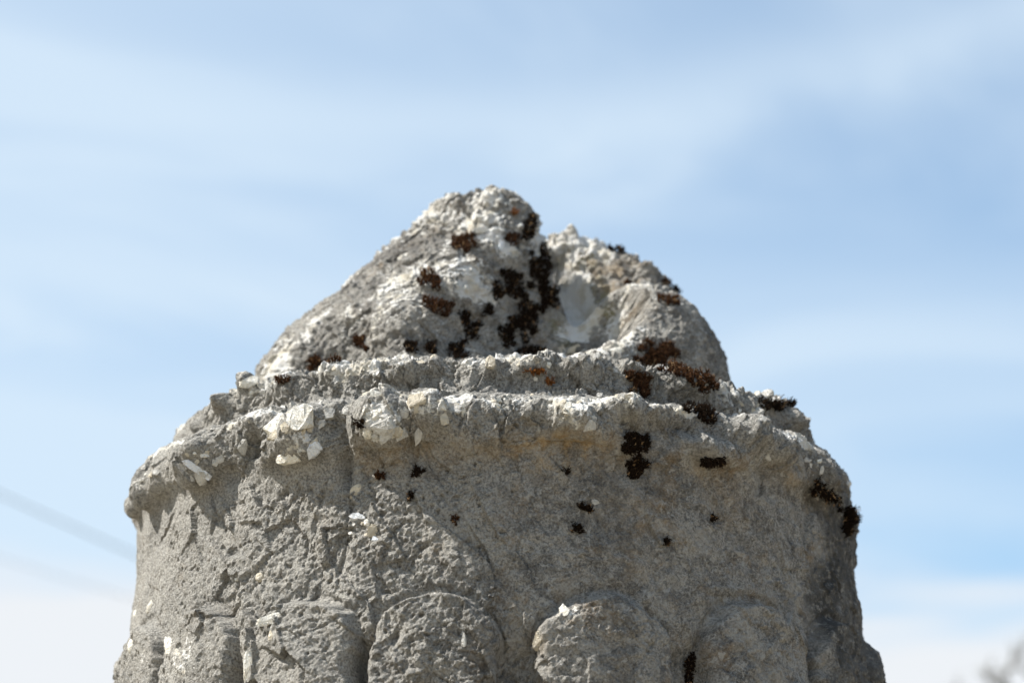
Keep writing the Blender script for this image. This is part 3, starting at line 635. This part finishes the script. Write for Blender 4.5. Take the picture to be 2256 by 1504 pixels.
# ------------------------------------------------------------------ moss cushions
def moss(px, py, wpx, hpx, mat, label, rot=0, long=1.0, dens=1.0):
    rnd = random.Random(int(px*17+py*3)); kf = 1.22 if (mat is M_DARK and py < 790) else .98; hw, hh = wpx*kf, hpx*kf; c, s = math.cos(rad(rot)), math.sin(rad(rot))
    c0, n0 = surf(px, py); V = []; F = []; tip = []; shade = []
    mpp = .00033; area = math.pi*hw*hh*mpp*mpp; N = int(max(22, area/(.00088**2)*dens))
    sub = [(rnd.uniform(-.9, .9), rnd.uniform(-.9, .9), rnd.uniform(.16, .50)) for _ in range(11)]+[(0, 0, .5)]
    made = 0; tries = 0
    while made < N and tries < N*6:
        tries += 1
        a, b = rnd.uniform(-1.1, 1.1), rnd.uniform(-1.1, 1.1)
        if min(((a-x)**2+(b-y)**2)/(r*r) for x, y, r in sub) > 1: continue
        dx, dy = a*hw, b*hh; dx, dy = dx*c-dy*s, dx*s+dy*c
        k = look(RM, px+dx, py-dy)
        p = Vector(ALLP[k]); n = Vector(ALLN[k])
        if (p-c0).length > max(hw, hh)*mpp*2.6: continue
        made += 1
        cen = 1-.5*min(1, math.hypot(a, b))
        L = rnd.uniform(.0024, .0052)*long*(.5+cen*.6)*(.75+.25*min(1, hw/20))
        d = (n*.8+n0*.5+UP*.35+Vector((rnd.gauss(0, .30), rnd.gauss(0, .30), rnd.gauss(0, .30)))).normalized()
        xa = d.orthogonal().normalized(); ya = d.cross(xa)
        sh = rnd.random(); base = p-d*.0012; bend = (xa*rnd.uniform(-.3, .3)+ya*rnd.uniform(-.3, .3)+UP*.15)*L
        w0 = rnd.uniform(.00024, .00042)
        # stem with a ragged star of leaves along it
        def spindle(o, dr, ln, wd, t0, t1):
            i0 = len(V); x = dr.orthogonal().normalized(); y = dr.cross(x)
            for q, (tt, ww) in enumerate(((0, .55), (.55, 1.0))):
                for m in range(3):
                    an = m*2.094+q*.5; V.append(o+dr*ln*tt+(x*math.cos(an)+y*math.sin(an))*wd*ww); tip.append(t0+(t1-t0)*tt); shade.append(sh)
            V.append(o+dr*ln); tip.append(t1); shade.append(sh)
            for m in range(3):
                k2 = (m+1) % 3; F.append((i0+m, i0+k2, i0+3+k2)); F.append((i0+m, i0+3+k2, i0+3+m)); F.append((i0+3+m, i0+3+k2, i0+6))
        spindle(base, (d*L+bend).normalized(), L+.0012, w0, 0, 1)
        for q in range(6):
            tq = rnd.uniform(.25, 1.0); ld = (d*.9+xa*rnd.gauss(0, .8)+ya*rnd.gauss(0, .8)).normalized()
            spindle(base+(d*L+bend)*tq, ld, rnd.uniform(.0010, .0022), .00022, tq*.8, min(1, tq+.3))
    o = mesh_np('moss_cushion', np.array([tuple(v-c0) for v in V]), F, mat, None, None, {'tip': tip, 'shade': shade}, smooth=False)
    o.location = c0
    tag(o, label, 'moss', 'moss cushions growing on the stone')
RU, DK, OR = M_RUST, M_DARK, M_ORNG
MOSS = [
 (1018, 537, 29, 21, RU, 'round rust brown moss tuft high on the left face of the knob, below the peak'),
 (1130, 528, 17, 14, RU, 'small rust moss tuft on the knob, right below the orange speck near the peak'),
 (1162, 500, 15, 24, DK, 'narrow dark moss patch on the right edge of the knob just under its peak', -20),
 (1133, 470, 12, 5, OR, 'tiny flat orange moss speck near the knob peak, highest of all the moss'),
 (945, 618, 22, 25, RU, 'rust moss tuft on the lit knob face, upper of two close together'),
 (963, 672, 32, 19, RU, 'rust brown moss strip slanting down right, lower of two on the lit knob face', -28),
 (1191, 590, 20, 38, DK, 'tall black brown moss patch beside the white groove of the knob', 10),
 (1133, 632, 34, 22, DK, 'wide dark moss patch with a rusty left end in the middle of the knob', -25),
 (1212, 650, 17, 24, DK, 'dark oval moss cushion nearest the white groove of the knob'),
 (1101, 655, 10, 9, DK, 'small round dark moss dot left below the wide patch with the rusty end'),
 (1072, 686, 11, 10, DK, 'small round dark moss dot alone in the middle of the shaded knob face'),
 (1019, 701, 12, 12, DK, 'small dark moss ball at the upper end of a row descending to the right'),
 (1040, 731, 16, 14, DK, 'round dark moss ball second in the row descending to the right'),
 (1076, 758, 30, 26, DK, 'largest black moss cushion at the foot of the knob, just above the upper moulding'),
 (1116, 740, 15, 20, DK, 'dark moss cushion between the largest black cushion and the tall ragged patch'),
 (1152, 712, 24, 34, DK, 'tall ragged black moss patch low on the shaded face of the knob', 5),
 (1187, 682, 13, 12, DK, 'small dark moss bit between the oval cushion and the tall ragged patch'),
 (1165, 775, 26, 8, DK, 'low dark brown moss strip peeping over the upper moulding at the mouth of the groove'),
 (903, 766, 17, 9, DK, 'flat dark moss patch above the moulding, leftmost of the black row at the knob foot'),
 (948, 766, 15, 10, DK, 'flat dark moss patch second from left in the black row at the knob foot'),
 (1012, 772, 18, 15, DK, 'round black moss cushion touching the moulding, left of the largest one'),
 (797, 758, 17, 16, RU, 'brown moss tuft tucked in a hollow on the lower left flank of the knob'),
 (697, 803, 24, 15, RU, 'bushy rust moss tuft at the foot of the left slope behind a cream stone', 15),
 (737, 794, 13, 7, RU, 'little rust moss bit just right of the bushy tuft on the left slope'),
 (632, 839, 24, 6, RU, 'flat rust moss strip lowest on the left slope, leftmost of all the moss'),
 (1470, 661, 26, 12, RU, 'rust moss patch near the top of the right dome of the knob'),
 (1467, 622, 12, 6, RU, 'small rust moss bit on the ridge above the right dome'),
 (1502, 633, 14, 5, DK, 'thin dark moss streak on the skyline at the top of the right dome', -20),
 (1357, 545, 15, 9, DK, 'black moss spot on the skyline of the pale rear lobe', -25),
 (1382, 625, 8, 6, RU, 'tiny rust moss speck in the crease between the rear lobe and right dome'),
 (1448, 785, 48, 28, RU, 'largest rust moss cushion, bushy, at the foot of the right dome', -8, 1.2),
 (1490, 815, 34, 16, RU, 'rust moss strip running down right from the largest rust cushion', -20, 1.2),
 (1550, 840, 38, 21, RU, 'long rust moss cushion at the lower right corner of the right dome', -32, 1.2),
 (1408, 850, 29, 26, RU, 'spiky rust brown moss tuft with pale tips on the front face of the upper moulding', 0, 1.35),
 (1182, 820, 20, 7, OR, 'orange moss streak on the face of the upper moulding, centre front'),
 (1211, 843, 8, 8, OR, 'tiny orange moss dot below the orange streak on the upper moulding'),
 (1541, 908, 37, 17, DK, 'black moss slanting down right on the sloping ledge right of centre', -32, 1.1),
 (1708, 893, 40, 13, DK, 'black spiky moss standing on the right shoulder against the sky', 0, 1.5),
 (1396, 986, 34, 27, DK, 'black moss cushion hanging under the lower rim, upper half of a long patch'),
 (1397, 1032, 28, 25, DK, 'black moss cushion just below another one under the lower rim'),
 (1562, 1018, 33, 13, DK, 'dark moss filling the hollow under a jutting lump of the lower rim', 5),
 (839, 1047, 11, 12, RU, 'small rust moss tuft on the drum above the oval cream pebble'),
 (923, 1042, 14, 10, DK, 'dark round moss dot on the drum below the white lumps of the rim'),
 (906, 1095, 8, 10, DK, 'tiny brown moss dot on the chipped surface of the drum, left of centre'),
 (1002, 1149, 7, 10, RU, 'tiny rust moss speck beside a pale chip in the middle of the drum'),
 (1291, 1122, 17, 10, DK, 'dark brown moss scrap slanting under a pale triangular chip on the drum', -30),
 (1270, 1165, 13, 9, DK, 'flat olive brown moss dot below the slanting scrap on the drum'),
 (1247, 1040, 10, 4, DK, 'thin dark moss sliver under the ochre stain'),
 (1465, 1196, 8, 8, DK, 'tiny black moss dot on the smooth right half of the drum, the lower one'),
 (1571, 1141, 7, 10, DK, 'tiny black moss dot on the smooth right half of the drum, the upper one'),
 (1521, 1474, 13, 34, DK, 'tall black moss plug in the groove between two carved lobes, lowest of all'),
 (1822, 1088, 34, 17, DK, 'dark moss strip under the rim at its right end', -38, 1.2),
 (1866, 1145, 19, 34, DK, 'shaggy dark moss hanging out from the right edge of the drum against the sky', 15, 1.7),
 (790, 934, 11, 8, DK, 'little dark moss bit wedged left of the big white lump on the lower rim'),
]
for mrow in MOSS:
    px, py, wx, hy, mt, lb = mrow[:6]; rot = mrow[6] if len(mrow) > 6 else 0; lg = mrow[7] if len(mrow) > 7 else 1.0
    moss(px, py, wx, hy, mt, lb, rot, lg)

# ------------------------------------------------------------------ far things: two wires and a bare tree
def tube(bm, pts, radii, sides=6):
    rings = []
    for i, p in enumerate(pts):
        d = (pts[min(i+1, len(pts)-1)]-pts[max(i-1, 0)]).normalized(); x = d.orthogonal().normalized(); y = d.cross(x)
        rings.append([bm.verts.new(p+(x*math.cos(2*math.pi*k/sides)+y*math.sin(2*math.pi*k/sides))*radii[i]) for k in range(sides)])
    for a, b in zip(rings[:-1], rings[1:]):
        for k in range(sides): bm.faces.new((a[k], a[(k+1) % sides], b[(k+1) % sides], b[k]))
    bm.faces.new(rings[0][::-1]); bm.faces.new(rings[-1])
def finish(bm, name, mat, parent=None):
    me = bpy.data.meshes.new(name); bm.to_mesh(me); bm.free(); me.materials.append(mat)
    for f in me.polygons: f.use_smooth = True
    return link(bpy.data.objects.new(name, me), parent)
M_WIRE = plain('wire_rubber', (.10, .10, .10), .6)
for (x0, y0, x1, y1, dist, r, lb) in [(0, 1088, 300, 1222, 18, .0066, 'thin overhead wire, upper one, slanting down to the left side of the pillar'),
                                     (0, 1228, 110, 1262, 20, .0028, 'thin overhead wire, lower fainter one near the left edge above the low cloud')]:
    A, B = at(x0, y0, dist), at(x1, y1, dist); d = (B-A)
    t0, t1 = -8.0, 7.0 if x1 > 200 else 12.0
    pts = [A+d*(t0+(t1-t0)*k/60)+Vector((0, 0, .004*((t0+(t1-t0)*k/60))**2*(.4 if x1 > 200 else .15))) for k in range(61)]
    bm = bmesh.new(); tube(bm, pts, [r]*61, 8)
    tag(finish(bm, 'overhead_wire', M_WIRE), lb, 'wire', 'overhead wires')
M_BARK = plain('grey_bark', (.15, .14, .115), .9, 8)
tree = link(bpy.data.objects.new('bare_tree', None)); tree.location = (at(2520, 1500, 13).x, 13, 0)
tag(tree, 'bare blurred treetop of thin grey twigs in the lower right corner', 'tree')
rt = random.Random(5)
topz = at(2500, 1640, 13).z; base = tree.location
loc = lambda v: v-base
bm = bmesh.new(); top = at(2440, 1740, 13); tube(bm, [loc(Vector((base.x, 13, 0))), loc(Vector((base.x-.04, 13.02, topz*.5))), loc(Vector((base.x-.02, 13, top.z))-Vector((0, 0, .3))), loc(top)], [.09, .07, .045, .03], 8)
finish(bm, 'trunk', M_BARK, tree)
def bough(tips, r0=.02, name='branch'):
    bm = bmesh.new(); pts = [loc(p) for p in tips]
    fine = []
    for i in range(len(pts)-1):
        for k in range(4):
            t = k/4; fine.append(pts[i].lerp(pts[i+1], t)+Vector((rt.gauss(0, .004), rt.gauss(0, .01), rt.gauss(0, .004))))
    fine.append(pts[-1]); n = len(fine)
    tube(bm, fine, [r0*(1-.8*k/(n-1)) for k in range(n)], 6)
    for k in range(3, n-1):
        for sgn in (-1, 1):
            if rt.random() < .6:
                d = (fine[k+1]-fine[k]).normalized(); e = (d+Vector((sgn*rt.uniform(.3, .9), rt.gauss(0, .3), rt.uniform(.0, .5)))).normalized()
                L = rt.uniform(.03, .12); tube(bm, [fine[k], fine[k]+e*L*.5, fine[k]+e*L+Vector((0, 0, .01))], [r0*.35, r0*.25, r0*.1], 5)
    finish(bm, name, M_BARK, tree)
D = 13
bough([top, at(2300, 1580, D), at(2180, 1500, D), at(2164, 1470, D)], .020)
bough([at(2300, 1580, D), at(2205, 1500, D+.1), at(2230, 1460, D), at(2240, 1415, D)], .018)
bough([top, at(2330, 1560, D), at(2245, 1462, D), at(2262, 1400, D)], .017)
bough([at(2300, 1580, D), at(2180, 1485, D-.1), at(2240, 1468, D)], .014)
bough([top, at(2400, 1560, D), at(2330, 1440, D), at(2345, 1350, D)], .02)
bough([top, at(2480, 1560, D), at(2460, 1430, D), at(2420, 1330, D)], .02)
bough([top, at(2560, 1580, D), at(2620, 1480, D)], .018)
bough([top, at(2220, 1600, D), at(2110, 1530, D), at(2105, 1500, D)], .012)
